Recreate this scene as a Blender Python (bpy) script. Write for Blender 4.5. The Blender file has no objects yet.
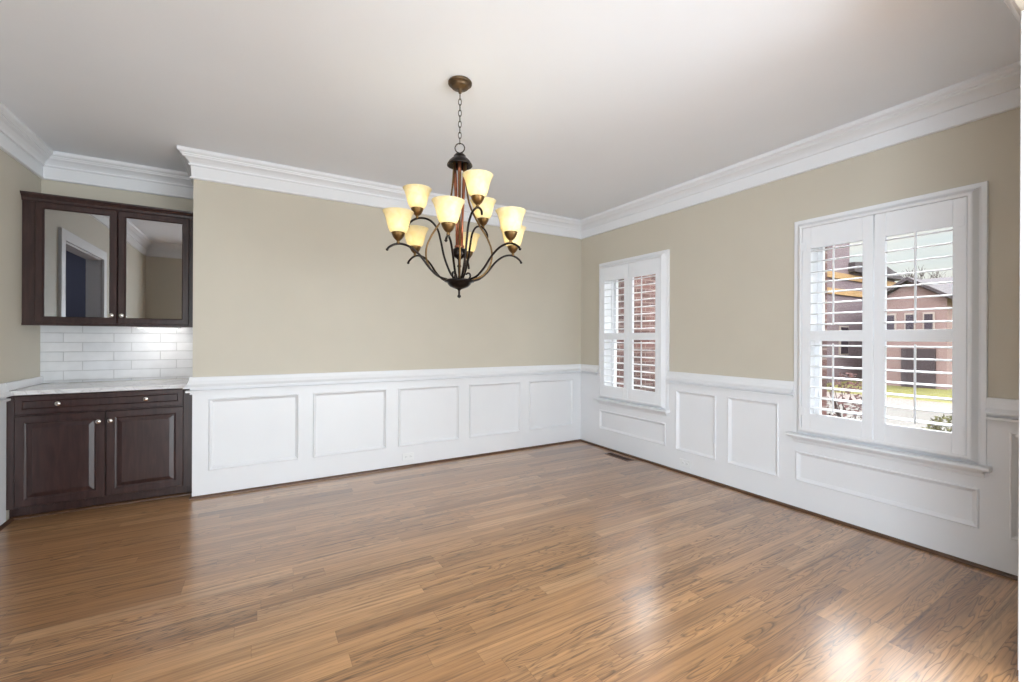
import bpy, math, random
from mathutils import Vector, Matrix

random.seed(7)
C = bpy.context.scene.collection
SC = bpy.context.scene
PI = math.pi

# ------------------------------------------------------------------ room numbers (metres)
XR, YB, XL, YN, XN = 3.50, 4.20, -1.465, 4.83, -0.43   # right wall, back wall, left wall, niche back, niche right side
HC = 2.725                                             # ceiling height
YF0, YF1 = 0.30, 0.415                                 # near wall with the wide opening the camera looks through
JX = 2.45                                              # right jamb of that opening
YAW, FPX, CYP, ROLL, CZ = 0.5357, 430.855, 338.57, 0.0043, 1.27

# ------------------------------------------------------------------ camera
F = Vector((math.sin(YAW), math.cos(YAW), 0)); Rv = Vector((math.cos(YAW), -math.sin(YAW), 0)); U = Vector((0, 0, 1))
Rc = Rv*math.cos(ROLL) + U*math.sin(ROLL); Uc = -Rv*math.sin(ROLL) + U*math.cos(ROLL)
cd = bpy.data.cameras.new('camera'); cam = bpy.data.objects.new('camera', cd); C.objects.link(cam)
cd.sensor_width = 36; cd.lens = FPX/1024*36; cd.shift_y = (CYP-341)/1024; cd.clip_start = 0.02; cd.clip_end = 300
M = Matrix((Rc, Uc, -F)).transposed().to_4x4(); M.translation = (0, 0, CZ)
cam.matrix_world = M
SC.camera = cam

# ------------------------------------------------------------------ view, world, sun, large lights
SC.view_settings.view_transform = 'Standard'; SC.view_settings.look = 'None'
SC.view_settings.gamma = 1; SC.view_settings.use_curve_mapping = False
SC.view_settings.exposure = -0.05

def nd(nt, t, **kw):
    n = nt.nodes.new(t)
    for k, v in kw.items():
        if k.startswith('i_'):
            n.inputs[k[2:].replace('_', ' ')].default_value = v
        else:
            setattr(n, k, v)
    return n

def mth(nt, op, a, b=None, c=None):
    n = nt.nodes.new('ShaderNodeMath'); n.operation = op
    for i, v in enumerate((a, b, c)):
        if v is None: continue
        if isinstance(v, (int, float)): n.inputs[i].default_value = v
        else: nt.links.new(v, n.inputs[i])
    return n.outputs[0]

def ramp(nt, fac, stops, interp='LINEAR'):
    n = nt.nodes.new('ShaderNodeValToRGB'); n.color_ramp.interpolation = interp
    e = n.color_ramp.elements
    while len(e) < len(stops): e.new(0.5)
    for i, (p, c) in enumerate(stops):
        e[i].position = p; e[i].color = (*c, 1) if len(c) == 3 else c
    nt.links.new(fac, n.inputs[0])
    return n.outputs[0]

def mixc(nt, fac, a, b, mode='MIX'):
    n = nt.nodes.new('ShaderNodeMix'); n.data_type = 'RGBA'; n.blend_type = mode
    for s, v in ((0, fac), (6, a), (7, b)):
        if isinstance(v, (int, float)): n.inputs[s].default_value = v
        elif isinstance(v, tuple): n.inputs[s].default_value = (*v, 1) if len(v) == 3 else v
        else: nt.links.new(v, n.inputs[s])
    return n.outputs[2]

W = bpy.data.worlds.new('sky'); SC.world = W; W.use_nodes = True
nt = W.node_tree; nt.nodes.clear()
out = nd(nt, 'ShaderNodeOutputWorld'); bg = nd(nt, 'ShaderNodeBackground'); nt.links.new(bg.outputs[0], out.inputs[0])
tc = nd(nt, 'ShaderNodeTexCoord'); sep = nd(nt, 'ShaderNodeSeparateXYZ'); nt.links.new(tc.outputs['Generated'], sep.inputs[0])
zz = sep.outputs[2]
base = ramp(nt, zz, [(0.0, (0.80, 0.76, 0.68)), (0.06, (0.92, 0.90, 0.82)), (0.16, (0.76, 0.85, 0.88)), (0.30, (0.86, 0.89, 0.92)), (1.0, (0.74, 0.82, 0.92))])
mp = nd(nt, 'ShaderNodeMapping'); mp.inputs['Scale'].default_value = (1.2, 1.2, 7.0); nt.links.new(tc.outputs['Generated'], mp.inputs[0])
nz = nd(nt, 'ShaderNodeTexNoise', i_Scale=1.6, i_Detail=6.0, i_Roughness=0.55); nt.links.new(mp.outputs[0], nz.inputs['Vector'])
cl = ramp(nt, nz.outputs[0], [(0.42, (0, 0, 0)), (0.58, (1, 1, 1))])
skyc = mixc(nt, cl, base, (0.95, 0.93, 0.88))
# unseen upper sky brightened well above the roofs to strengthen the floor reflections
st = ramp(nt, zz, [(0.0, (0.95,)*3), (0.19, (1.05,)*3), (0.30, (8,)*3), (0.8, (8,)*3)])
# bright sky area added out of view for the window patches on the floor
vm = nd(nt, 'ShaderNodeVectorMath', operation='DOT_PRODUCT'); nt.links.new(tc.outputs['Generated'], vm.inputs[0])
vm.inputs[1].default_value = Vector((0.635, 0.533, 0.559)).normalized()
st = mixc(nt, 1.0, st, ramp(nt, vm.outputs['Value'], [(0.89, (1, 1, 1)), (0.99, (3.6, 3.6, 3.8))]), 'MULTIPLY')
sc_ = mixc(nt, 1.0, skyc, st, 'MULTIPLY')
nt.links.new(sc_, bg.inputs[0]); bg.inputs[1].default_value = 1.0

def light(name, kind, loc, energy, color=(1, 1, 1), rot=None, look=None, size=None, size_y=None, radius=None, angle=None):
    l = bpy.data.lights.new(name, kind); l.energy = energy; l.color = color
    if kind == 'AREA':
        l.shape = 'RECTANGLE'; l.size = size; l.size_y = size_y or size
    if radius is not None: l.shadow_soft_size = radius
    if angle is not None: l.angle = angle
    o = bpy.data.objects.new(name, l); o.location = loc
    if look is not None: o.rotation_euler = Vector(look).to_track_quat('-Z', 'Y').to_euler()
    C.objects.link(o); return o

light('sun', 'SUN', (0, 0, 20), 1.0, (1.0, 0.93, 0.82), look=(0.75, 0.45, -0.62), angle=0.02)
# fill lamps added out of view in the foyer and hall
light('foyer_fill', 'AREA', (0.9, -3.98, 1.40), 290, (0.80, 0.915, 1.0), look=(0, 1, 0.28), size=4.8, size_y=2.3)
light('foyer_left_fill', 'AREA', (-3.44, -1.7, 1.30), 520, (0.80, 0.915, 1.0), look=(1, 0.30, 0.40), size=4.0, size_y=2.2)
light('foyer_right_fill', 'AREA', (3.44, -1.9, 1.30), 350, (0.80, 0.915, 1.0), look=(-1, 0.30, 0.40), size=3.6, size_y=2.2)
light('hall_fill', 'AREA', (-2.5, 2.3, 2.6), 14, (0.80, 0.86, 1.0), look=(0, 0, -1), size=0.8, size_y=1.6)

# ------------------------------------------------------------------ materials
def s2l(c): return tuple(((v/255)/12.92 if v/255 <= 0.04045 else ((v/255+0.055)/1.055)**2.4) for v in c)

def mat(name, col, rough=0.5, metal=0.0, noise=0.0, nscale=20.0, bump=0.0, bscale=200.0, coat=0.0, spec=0.5):
    m = bpy.data.materials.new(name); m.use_nodes = True; nt = m.node_tree; b = nt.nodes['Principled BSDF']
    b.inputs['Roughness'].default_value = rough; b.inputs['Metallic'].default_value = metal
    b.inputs['Coat Weight'].default_value = coat; b.inputs['Specular IOR Level'].default_value = spec
    tc = nd(nt, 'ShaderNodeTexCoord')
    if noise:
        n = nd(nt, 'ShaderNodeTexNoise', i_Scale=nscale, i_Detail=4.0); nt.links.new(tc.outputs['Object'], n.inputs['Vector'])
        lo = tuple(max(0, c*(1-noise)) for c in col); hi = tuple(min(1, c*(1+noise)) for c in col)
        nt.links.new(ramp(nt, n.outputs[0], [(0.3, lo), (0.7, hi)]), b.inputs['Base Color'])
    else: b.inputs['Base Color'].default_value = (*col, 1)
    if bump:
        n = nd(nt, 'ShaderNodeTexNoise', i_Scale=bscale, i_Detail=3.0); nt.links.new(tc.outputs['Object'], n.inputs['Vector'])
        bp = nd(nt, 'ShaderNodeBump', i_Strength=bump, i_Distance=0.002); nt.links.new(n.outputs[0], bp.inputs['Height']); nt.links.new(bp.outputs[0], b.inputs['Normal'])
    return m

m_paint = mat('beige_wall_paint', s2l((204, 196, 180)), 0.55, noise=0.015, nscale=3, bump=0.06, bscale=300)
m_white = mat('white_trim_paint', s2l((236, 236, 238)), 0.32, noise=0.008, nscale=4)
m_ceil = mat('ceiling_paint', s2l((242, 245, 250)), 0.8, noise=0.01, nscale=2, bump=0.05, bscale=250)
m_shut = mat('shutter_paint', s2l((240, 241, 244)), 0.35, noise=0.005)
m_bronze = mat('oil_rubbed_bronze', s2l((44, 38, 36)), 0.30, 0.85, noise=0.35, nscale=30)
m_brass = mat('antique_brass', s2l((118, 92, 58)), 0.33, 0.9, noise=0.2, nscale=25)
m_copper = mat('brushed_copper', s2l((176, 112, 84)), 0.30, 0.9, noise=0.2, nscale=30)
m_nickel = mat('satin_nickel', s2l((205, 198, 192)), 0.22, 1.0, noise=0.03)
m_canopy = mat('aged_bronze_canopy', s2l((98, 80, 60)), 0.4, 0.8, noise=0.25, nscale=30)
m_iron = mat('chain_iron', s2l((66, 60, 56)), 0.4, 0.8, noise=0.2)
m_dark = mat('cabinet_interior', s2l((92, 84, 76)), 0.6, noise=0.05)
m_black = mat('vent_dark', s2l((50, 34, 22)), 0.6, noise=0.1)
m_plast = mat('outlet_plastic', s2l((240, 240, 240)), 0.3, noise=0.005)
m_slot = mat('outlet_slot', s2l((70, 70, 72)), 0.5, noise=0.05)
m_foyer = mat('foyer_paint', s2l((205, 200, 190)), 0.6, noise=0.01)
m_hall = mat('hall_blue_grey_paint', s2l((110, 112, 130)), 0.6, noise=0.02)

def cabinet_wood():
    m = bpy.data.materials.new('espresso_stained_wood'); m.use_nodes = True; nt = m.node_tree; b = nt.nodes['Principled BSDF']
    tc = nd(nt, 'ShaderNodeTexCoord'); mp = nd(nt, 'ShaderNodeMapping'); mp.inputs['Scale'].default_value = (14, 14, 1.6)
    nt.links.new(tc.outputs['Object'], mp.inputs[0])
    n = nd(nt, 'ShaderNodeTexNoise', i_Scale=3.0, i_Detail=6.0, i_Distortion=0.6); nt.links.new(mp.outputs[0], n.inputs['Vector'])
    nt.links.new(ramp(nt, n.outputs[0], [(0.3, s2l((42, 25, 24))), (0.7, s2l((64, 42, 40)))]), b.inputs['Base Color'])
    b.inputs['Roughness'].default_value = 0.33; b.inputs['Coat Weight'].default_value = 0.1; b.inputs['Coat Roughness'].default_value = 0.2
    return m
m_cab = cabinet_wood()

def oak_floor():
    m = bpy.data.materials.new('oak_floor'); m.use_nodes = True; nt = m.node_tree; b = nt.nodes['Principled BSDF']; L = nt.links
    tc = nd(nt, 'ShaderNodeTexCoord'); sp = nd(nt, 'ShaderNodeSeparateXYZ'); L.new(tc.outputs['Object'], sp.inputs[0])
    x, y = sp.outputs[0], sp.outputs[1]
    pw = 0.083
    yr = mth(nt, 'DIVIDE', y, pw); row = mth(nt, 'FLOOR', yr); fy = mth(nt, 'SUBTRACT', yr, row)
    w1 = nd(nt, 'ShaderNodeTexWhiteNoise', noise_dimensions='1D'); L.new(row, w1.inputs['W'])
    ln = mth(nt, 'ADD', mth(nt, 'MULTIPLY', w1.outputs['Value'], 0.55), 0.75)
    w1b = nd(nt, 'ShaderNodeTexWhiteNoise', noise_dimensions='1D'); L.new(mth(nt, 'ADD', row, 31.7), w1b.inputs['W'])
    xr = mth(nt, 'ADD', mth(nt, 'DIVIDE', x, ln), mth(nt, 'MULTIPLY', w1b.outputs['Value'], 7.0))
    col = mth(nt, 'FLOOR', xr); fx = mth(nt, 'SUBTRACT', xr, col)
    cb = nd(nt, 'ShaderNodeCombineXYZ'); L.new(row, cb.inputs[0]); L.new(col, cb.inputs[1])
    wn = nd(nt, 'ShaderNodeTexWhiteNoise', noise_dimensions='2D'); L.new(cb.outputs[0], wn.inputs['Vector'])
    pid = wn.outputs['Value']
    # board tone
    tone = ramp(nt, pid, [(0.0, s2l((144, 100, 60))), (0.06, s2l((168, 122, 78))), (0.45, s2l((178, 131, 86))), (0.9, s2l((188, 141, 95))), (1.0, s2l((198, 153, 108)))])
    # grain space: each board gets its own offset
    gx = mth(nt, 'ADD', x, mth(nt, 'MULTIPLY', pid, 37.0))
    gy = mth(nt, 'ADD', y, mth(nt, 'MULTIPLY', pid, 11.0))
    g1 = nd(nt, 'ShaderNodeCombineXYZ'); L.new(mth(nt, 'MULTIPLY', gx, 1.0), g1.inputs[0]); L.new(mth(nt, 'MULTIPLY', gy, 10.5), g1.inputs[1])
    n1 = nd(nt, 'ShaderNodeTexNoise', i_Scale=1.6, i_Detail=2.0, i_Roughness=0.45, i_Distortion=0.22); L.new(g1.outputs[0], n1.inputs['Vector'])
    # growth rings: contour lines of the stretched noise (cathedral figure)
    rings = mth(nt, 'FRACT', mth(nt, 'MULTIPLY', n1.outputs[0], 14.0))
    rr = ramp(nt, rings, [(0.0, (0.30,)*3), (0.10, (0.60,)*3), (0.34, (1.05,)*3), (0.88, (1.0,)*3), (1.0, (0.30,)*3)])
    # some boards are cathedral cut, the others straight grained
    g2 = nd(nt, 'ShaderNodeCombineXYZ'); L.new(mth(nt, 'MULTIPLY', gx, 1.6), g2.inputs[0]); L.new(mth(nt, 'MULTIPLY', gy, 85.0), g2.inputs[1])
    n2 = nd(nt, 'ShaderNodeTexNoise', i_Scale=1.0, i_Detail=4.0, i_Roughness=0.6); L.new(g2.outputs[0], n2.inputs['Vector'])
    fine = ramp(nt, n2.outputs[0], [(0.30, (0.50,)*3), (0.47, (0.95,)*3), (0.7, (1.18,)*3)])
    wn2 = nd(nt, 'ShaderNodeTexWhiteNoise', noise_dimensions='2D')
    cb2 = nd(nt, 'ShaderNodeCombineXYZ'); L.new(mth(nt, 'ADD', row, 5.5), cb2.inputs[0]); L.new(col, cb2.inputs[1]); L.new(cb2.outputs[0], wn2.inputs['Vector'])
    cath = ramp(nt, wn2.outputs['Value'], [(0.35, (0.12,)*3), (0.6, (0.62,)*3), (1.0, (0.9,)*3)])
    c = mixc(nt, cath, tone, mixc(nt, 1.0, tone, rr, 'MULTIPLY'))
    c = mixc(nt, 0.85, c, mixc(nt, 1.0, c, fine, 'MULTIPLY'))
    n3 = nd(nt, 'ShaderNodeTexNoise', i_Scale=0.9, i_Detail=2.0); L.new(g1.outputs[0], n3.inputs['Vector'])
    c = mixc(nt, 0.6, c, mixc(nt, 1.0, c, ramp(nt, n3.outputs[0], [(0.3, (0.70,)*3), (0.7, (1.15,)*3)]), 'MULTIPLY'))
    g4 = nd(nt, 'ShaderNodeCombineXYZ'); L.new(mth(nt, 'MULTIPLY', gx, 1.1), g4.inputs[0]); L.new(mth(nt, 'MULTIPLY', gy, 34.0), g4.inputs[1])
    n4 = nd(nt, 'ShaderNodeTexNoise', i_Scale=1.3, i_Detail=3.0, i_Roughness=0.6); L.new(g4.outputs[0], n4.inputs['Vector'])
    c = mixc(nt, 0.9, c, mixc(nt, 1.0, c, ramp(nt, n4.outputs[0], [(0.30, (0.52, 0.48, 0.42)), (0.46, (0.97, 0.96, 0.95)), (0.70, (1.15, 1.14, 1.12))]), 'MULTIPLY'))
    # joints
    ey = mth(nt, 'MINIMUM', fy, mth(nt, 'SUBTRACT', 1.0, fy))
    ex = mth(nt, 'MULTIPLY', mth(nt, 'MINIMUM', fx, mth(nt, 'SUBTRACT', 1.0, fx)), mth(nt, 'DIVIDE', ln, pw))
    e = mth(nt, 'MINIMUM', ey, ex)
    jl = ramp(nt, e, [(0.0, (0.55,)*3), (0.022, (1.0,)*3)])
    c = mixc(nt, 0.8, c, mixc(nt, 1.0, c, jl, 'MULTIPLY'))
    L.new(c, b.inputs['Base Color'])
    b.inputs['Roughness'].default_value = 0.36; b.inputs['Specular IOR Level'].default_value = 0.5
    b.inputs['Coat Weight'].default_value = 1.0; b.inputs['Coat Roughness'].default_value = 0.22; b.inputs['Coat IOR'].default_value = 1.6
    bp = nd(nt, 'ShaderNodeBump', i_Strength=0.10, i_Distance=0.0015); L.new(mth(nt, 'ADD', n2.outputs[0], jl), bp.inputs['Height'])
    L.new(bp.outputs[0], b.inputs['Normal'])
    return m
m_floor = oak_floor()
m_shoe = mat('shoe_moulding_oak', s2l((84, 55, 34)), 0.35, noise=0.2, nscale=12)

def brick_mat(name, c1, c2, mortar, bw, bh, axis='XZ', rough=0.8, msize=0.012, off=0.5, scale=1.0, bump=0.4, freq=2):
    m = bpy.data.materials.new(name); m.use_nodes = True; nt = m.node_tree; b = nt.nodes['Principled BSDF']; L = nt.links
    tc = nd(nt, 'ShaderNodeTexCoord'); sp = nd(nt, 'ShaderNodeSeparateXYZ'); L.new(tc.outputs['Object'], sp.inputs[0])
    cb = nd(nt, 'ShaderNodeCombineXYZ')
    if axis == 'SUM': L.new(mth(nt, 'ADD', sp.outputs[0], sp.outputs[1]), cb.inputs[0])
    else: L.new(sp.outputs['XYZ'.index(axis[0])], cb.inputs[0])
    L.new(sp.outputs[2], cb.inputs[1])
    br = nd(nt, 'ShaderNodeTexBrick', offset=off, offset_frequency=freq)
    L.new(cb.outputs[0], br.inputs['Vector'])
    for k, v in (('Color1', (*c1, 1)), ('Color2', (*c2, 1)), ('Mortar', (*mortar, 1)), ('Scale', 1.0), ('Mortar Size', msize), ('Mortar Smooth', 0.3), ('Brick Width', bw), ('Row Height', bh)):
        br.inputs[k].default_value = v
    n = nd(nt, 'ShaderNodeTexNoise', i_Scale=8.0, i_Detail=4.0); L.new(tc.outputs['Object'], n.inputs['Vector'])
    c = mixc(nt, 0.5, br.outputs[0], mixc(nt, 1.0, br.outputs[0], ramp(nt, n.outputs[0], [(0.3, (0.85,)*3), (0.7, (1.1,)*3)]), 'MULTIPLY'))
    L.new(c, b.inputs['Base Color']); b.inputs['Roughness'].default_value = rough
    bp = nd(nt, 'ShaderNodeBump', i_Strength=bump, i_Distance=0.004, invert=True); L.new(br.outputs['Fac'], bp.inputs['Height']); L.new(bp.outputs[0], b.inputs['Normal'])
    return m
m_tile = brick_mat('white_subway_tile', s2l((226, 226, 228)), s2l((218, 219, 222)), s2l((198, 198, 200)), 0.305, 0.0765, 'XZ', 0.12, 0.0028, 0.37, bump=0.8, freq=2)
m_brick = brick_mat('red_brick', s2l((104, 68, 63)), s2l((72, 48, 46)), s2l((132, 114, 108)), 0.215, 0.075, 'SUM', 0.85, 0.010)
m_brickN = brick_mat('mauve_brick', s2l((108, 92, 99)), s2l((98, 82, 90)), s2l((118, 104, 108)), 0.215, 0.075, 'SUM', 0.85, 0.010)

def stone():
    m = bpy.data.materials.new('white_veined_stone'); m.use_nodes = True; nt = m.node_tree; b = nt.nodes['Principled BSDF']; L = nt.links
    tc = nd(nt, 'ShaderNodeTexCoord')
    n = nd(nt, 'ShaderNodeTexNoise', i_Scale=5.0, i_Detail=8.0, i_Distortion=1.2); L.new(tc.outputs['Object'], n.inputs['Vector'])
    L.new(ramp(nt, n.outputs[0], [(0.3, s2l((216, 214, 214))), (0.47, s2l((226, 224, 224))), (0.5, s2l((206, 203, 203))), (0.53, s2l((226, 224, 224))), (1, s2l((234, 232, 232)))]), b.inputs['Base Color'])
    b.inputs['Roughness'].default_value = 0.15
    return m
m_stone = stone()

def glass_window():
    m = bpy.data.materials.new('clear_window_glass'); m.use_nodes = True; nt = m.node_tree; nt.nodes.clear(); L = nt.links
    o = nd(nt, 'ShaderNodeOutputMaterial'); mx = nd(nt, 'ShaderNodeMixShader'); t = nd(nt, 'ShaderNodeBsdfTransparent'); g = nd(nt, 'ShaderNodeBsdfGlossy', i_Roughness=0.01)
    fr = nd(nt, 'ShaderNodeFresnel', i_IOR=1.25)
    t.inputs[0].default_value = (0.97, 0.985, 0.98, 1)
    L.new(fr.outputs[0], mx.inputs[0]); L.new(t.outputs[0], mx.inputs[1]); L.new(g.outputs[0], mx.inputs[2]); L.new(mx.outputs[0], o.inputs[0])
    return m
m_glass = glass_window()

def glass_cab():
    m = bpy.data.materials.new('reflective_cabinet_glass'); m.use_nodes = True; nt = m.node_tree; nt.nodes.clear(); L = nt.links
    o = nd(nt, 'ShaderNodeOutputMaterial'); mx = nd(nt, 'ShaderNodeMixShader'); t = nd(nt, 'ShaderNodeBsdfTransparent'); g = nd(nt, 'ShaderNodeBsdfGlossy', i_Roughness=0.015)
    g.inputs[0].default_value = (0.86, 0.86, 0.88, 1); t.inputs[0].default_value = (0.6, 0.6, 0.62, 1)
    mx.inputs[0].default_value = 0.5
    L.new(t.outputs[0], mx.inputs[1]); L.new(g.outputs[0], mx.inputs[2]); L.new(mx.outputs[0], o.inputs[0])
    return m
m_cglass = glass_cab()

def frosted():
    m = bpy.data.materials.new('frosted_amber_glass'); m.use_nodes = True; nt = m.node_tree; nt.nodes.clear(); L = nt.links
    o = nd(nt, 'ShaderNodeOutputMaterial'); mx = nd(nt, 'ShaderNodeMixShader'); t = nd(nt, 'ShaderNodeBsdfTranslucent'); p = nd(nt, 'ShaderNodeBsdfPrincipled')
    tc = nd(nt, 'ShaderNodeTexCoord'); n = nd(nt, 'ShaderNodeTexNoise', i_Scale=30.0, i_Detail=5.0, i_Distortion=1.0); L.new(tc.outputs['Object'], n.inputs['Vector'])
    c = ramp(nt, n.outputs[0], [(0.35, (0.97, 0.86, 0.55)), (0.65, (1.0, 0.93, 0.70))])
    L.new(c, t.inputs[0]); L.new(c, p.inputs['Base Color']); p.inputs['Roughness'].default_value = 0.25
    mx.inputs[0].default_value = 0.45
    L.new(t.outputs[0], mx.inputs[1]); L.new(p.outputs[0], mx.inputs[2]); L.new(mx.outputs[0], o.inputs[0])
    return m
m_shade = frosted()

def emit(name, col, s):
    m = bpy.data.materials.new(name); m.use_nodes = True; b = m.node_tree.nodes['Principled BSDF']
    b.inputs['Base Color'].default_value = (*col, 1); b.inputs['Emission Color'].default_value = (*col, 1); b.inputs['Emission Strength'].default_value = s
    return m
m_bulb = emit('lit_bulb', (1.0, 0.93, 0.78), 6.0)
m_led = emit('under_cabinet_led', (1.0, 0.98, 0.95), 3.0)

m_lawn = mat('lawn', s2l((96, 92, 40)), 0.9, noise=0.25, nscale=3)
m_road = mat('street_asphalt', s2l((84, 79, 75)), 0.9, noise=0.06, nscale=2)
m_kerb = mat('concrete_kerb', s2l((104, 92, 88)), 0.8, noise=0.05, nscale=4)
m_drive = mat('driveway_concrete', s2l((196, 160, 148)), 0.85, noise=0.08, nscale=2)
m_sidA = mat('pink_beige_siding', s2l((124, 102, 101)), 0.8, noise=0.05, nscale=3)
m_roofA = mat('mauve_shingle', s2l((62, 54, 58)), 0.9, noise=0.15, nscale=12)
m_gar = mat('garage_door_grey', s2l((52, 40, 46)), 0.7, noise=0.1, nscale=5)
m_wtrim = mat('house_white_trim', s2l((150, 138, 134)), 0.6, noise=0.02)
m_hglass = mat('house_window_glass', s2l((58, 50, 60)), 0.2, noise=0.2, nscale=3)
m_tanb = mat('painted_sunlight_tan', s2l((150, 118, 78)), 0.8, noise=0.1, nscale=3)  # sunlight on the house wall, put into the tan colour of the bands
m_bark = mat('bark', s2l((60, 48, 46)), 0.9, noise=0.3, nscale=10)
m_leafy = mat('olive_leaves', s2l((70, 66, 30)), 0.8, noise=0.4, nscale=9)
m_leafr = mat('reddish_leaves', s2l((74, 44, 42)), 0.8, noise=0.4, nscale=9)

# ------------------------------------------------------------------ mesh helpers
class MB:
    def __init__(s): s.v = []; s.f = []
    def add(s, vs, fs):
        o = len(s.v); s.v += [tuple(v) for v in vs]; s.f += [tuple(i+o for i in f) for f in fs]; return s
    def box(s, x0, x1, y0, y1, z0, z1):
        return s.add([(x0,y0,z0),(x1,y0,z0),(x1,y1,z0),(x0,y1,z0),(x0,y0,z1),(x1,y0,z1),(x1,y1,z1),(x0,y1,z1)],
                     [(0,3,2,1),(4,5,6,7),(0,1,5,4),(1,2,6,5),(2,3,7,6),(3,0,4,7)])
    def rect_ring(s, org, u, w, n, outer, steps, cap=True):
        """nested rectangles: outer=(u0,u1,w0,w1); steps=[(inset, height)...] along n"""
        org, u, w, n = map(Vector, (org, u, w, n)); rings = []
        for ins, h in steps:
            a0, a1, b0, b1 = outer[0]+ins, outer[1]-ins, outer[2]+ins, outer[3]-ins
            rings.append([org+u*a0+w*b0+n*h, org+u*a1+w*b0+n*h, org+u*a1+w*b1+n*h, org+u*a0+w*b1+n*h])
        vs = [p for r in rings for p in r]; fs = []
        for k in range(len(rings)-1):
            for i in range(4):
                j = (i+1) % 4; fs.append((4*k+i, 4*k+j, 4*k+4+j, 4*k+4+i))
        if cap: k = 4*(len(rings)-1); fs.append((k, k+1, k+2, k+3))
        return s.add(vs, fs)
    def lathe(s, prof, c=(0, 0, 0), n=32, axis='Z', close=True):
        cx, cy, cz = c; vs = []; fs = []
        for r, z in prof:
            for i in range(n):
                a = 2*PI*i/n
                if axis == 'Z': vs.append((cx+r*math.cos(a), cy+r*math.sin(a), cz+z))
                elif axis == 'Y': vs.append((cx+r*math.cos(a), cy+z, cz+r*math.sin(a)))
                else: vs.append((cx+z, cy+r*math.cos(a), cz+r*math.sin(a)))
        for k in range(len(prof)-1):
            for i in range(n):
                j = (i+1) % n; fs.append((k*n+i, k*n+j, (k+1)*n+j, (k+1)*n+i))
        if close:
            fs.append(tuple(range(n))[::-1]); fs.append(tuple((len(prof)-1)*n+i for i in range(n)))
        return s.add(vs, fs)
    def tube(s, pts, r, n=10, closed=False):
        pts = [Vector(p) for p in pts]; m = len(pts); vs = []; fs = []
        rs = r if isinstance(r, (list, tuple)) else [r]*m
        prev = None
        for k, p in enumerate(pts):
            if closed: t = pts[(k+1) % m]-pts[k-1]
            else: t = pts[min(k+1, m-1)]-pts[max(k-1, 0)]
            t.normalize()
            if prev is None:
                a = Vector((0, 0, 1)) if abs(t.z) < 0.9 else Vector((1, 0, 0)); x = t.cross(a).normalized()
            else: x = (prev-t*prev.dot(t)).normalized()
            prev = x; y = t.cross(x)
            for i in range(n):
                an = 2*PI*i/n; vs.append(p+(x*math.cos(an)+y*math.sin(an))*rs[k])
        for k in range(m if closed else m-1):
            k2 = (k+1) % m
            for i in range(n):
                j = (i+1) % n; fs.append((k*n+i, k*n+j, k2*n+j, k2*n+i))
        if not closed: fs.append(tuple(range(n))[::-1]); fs.append(tuple((m-1)*n+i for i in range(n)))
        return s.add(vs, fs)
    def prism(s, poly, h0, h1, axis='Y'):
        n = len(poly)
        f = {'Y': lambda a, b, h: (a, h, b), 'X': lambda a, b, h: (h, a, b), 'Z': lambda a, b, h: (a, b, h)}[axis]
        vs = [f(a, b, h0) for a, b in poly]+[f(a, b, h1) for a, b in poly]
        fs = [tuple(range(n))[::-1], tuple(range(n, 2*n))]+[(i, (i+1) % n, n+(i+1) % n, n+i) for i in range(n)]
        return s.add(vs, fs)
    def sweep(s, path, prof, closed=False):
        """plan polyline, profile [(out from wall, z)], the room on the right-hand side of the path"""
        P = [Vector(p) for p in path]; m = len(P); offs = []
        def nrm(a, b): d = (b-a).normalized(); return Vector((d.y, -d.x))
        for k in range(m):
            if closed or 0 < k < m-1:
                n1 = nrm(P[k-1], P[k]); n2 = nrm(P[k], P[(k+1) % m]); v = (n1+n2); v /= (1+n1.dot(n2))
            elif k == 0: v = nrm(P[0], P[1])
            else: v = nrm(P[-2], P[-1])
            offs.append(v)
        q = len(prof); vs = []; fs = []
        for k in range(m):
            for p, z in prof: a = P[k]+offs[k]*p; vs.append((a.x, a.y, z))
        for k in range(m if closed else m-1):
            k2 = (k+1) % m
            for i in range(q): j = (i+1) % q; fs.append((k*q+i, k*q+j, k2*q+j, k2*q+i))
        if not closed: fs.append(tuple(range(q))); fs.append(tuple((m-1)*q+i for i in range(q))[::-1])
        return s.add(vs, fs)
    def build(s, name, m, parent=None, smooth=False, bevel=0.0, seg=2, loc=None):
        me = bpy.data.meshes.new(name); me.from_pydata(s.v, [], s.f); me.materials.append(m)
        import bmesh
        b = bmesh.new(); b.from_mesh(me); bmesh.ops.recalc_face_normals(b, faces=b.faces); b.to_mesh(me); b.free()
        if smooth:
            for p in me.polygons: p.use_smooth = True
        o = bpy.data.objects.new(name, me); C.objects.link(o)
        if parent: o.parent = parent
        if loc: o.location = loc
        if bevel:
            md = o.modifiers.new('bevel', 'BEVEL'); md.width = bevel; md.segments = seg; md.limit_method = 'ANGLE'; md.angle_limit = 0.6
        return o

def thing(name, label, cat, loc=(0, 0, 0), rz=0, group=None):
    o = bpy.data.objects.new(name, None); C.objects.link(o); o.location = loc; o.rotation_euler.z = rz; o.empty_display_size = 0.1
    o['label'] = label; o['category'] = cat
    if group: o['group'] = group
    return o
def tag(o, label, cat, group=None):
    o['label'] = label; o['category'] = cat
    if group: o['group'] = group
    return o
def struct(o, label=None):
    o['kind'] = 'structure'
    if label: o['label'] = label
    return o
def copy_tree(o, parent=None):
    c = o.copy(); C.objects.link(c); c.parent = parent
    for ch in list(o.children): copy_tree(ch, c)
    return c

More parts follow.
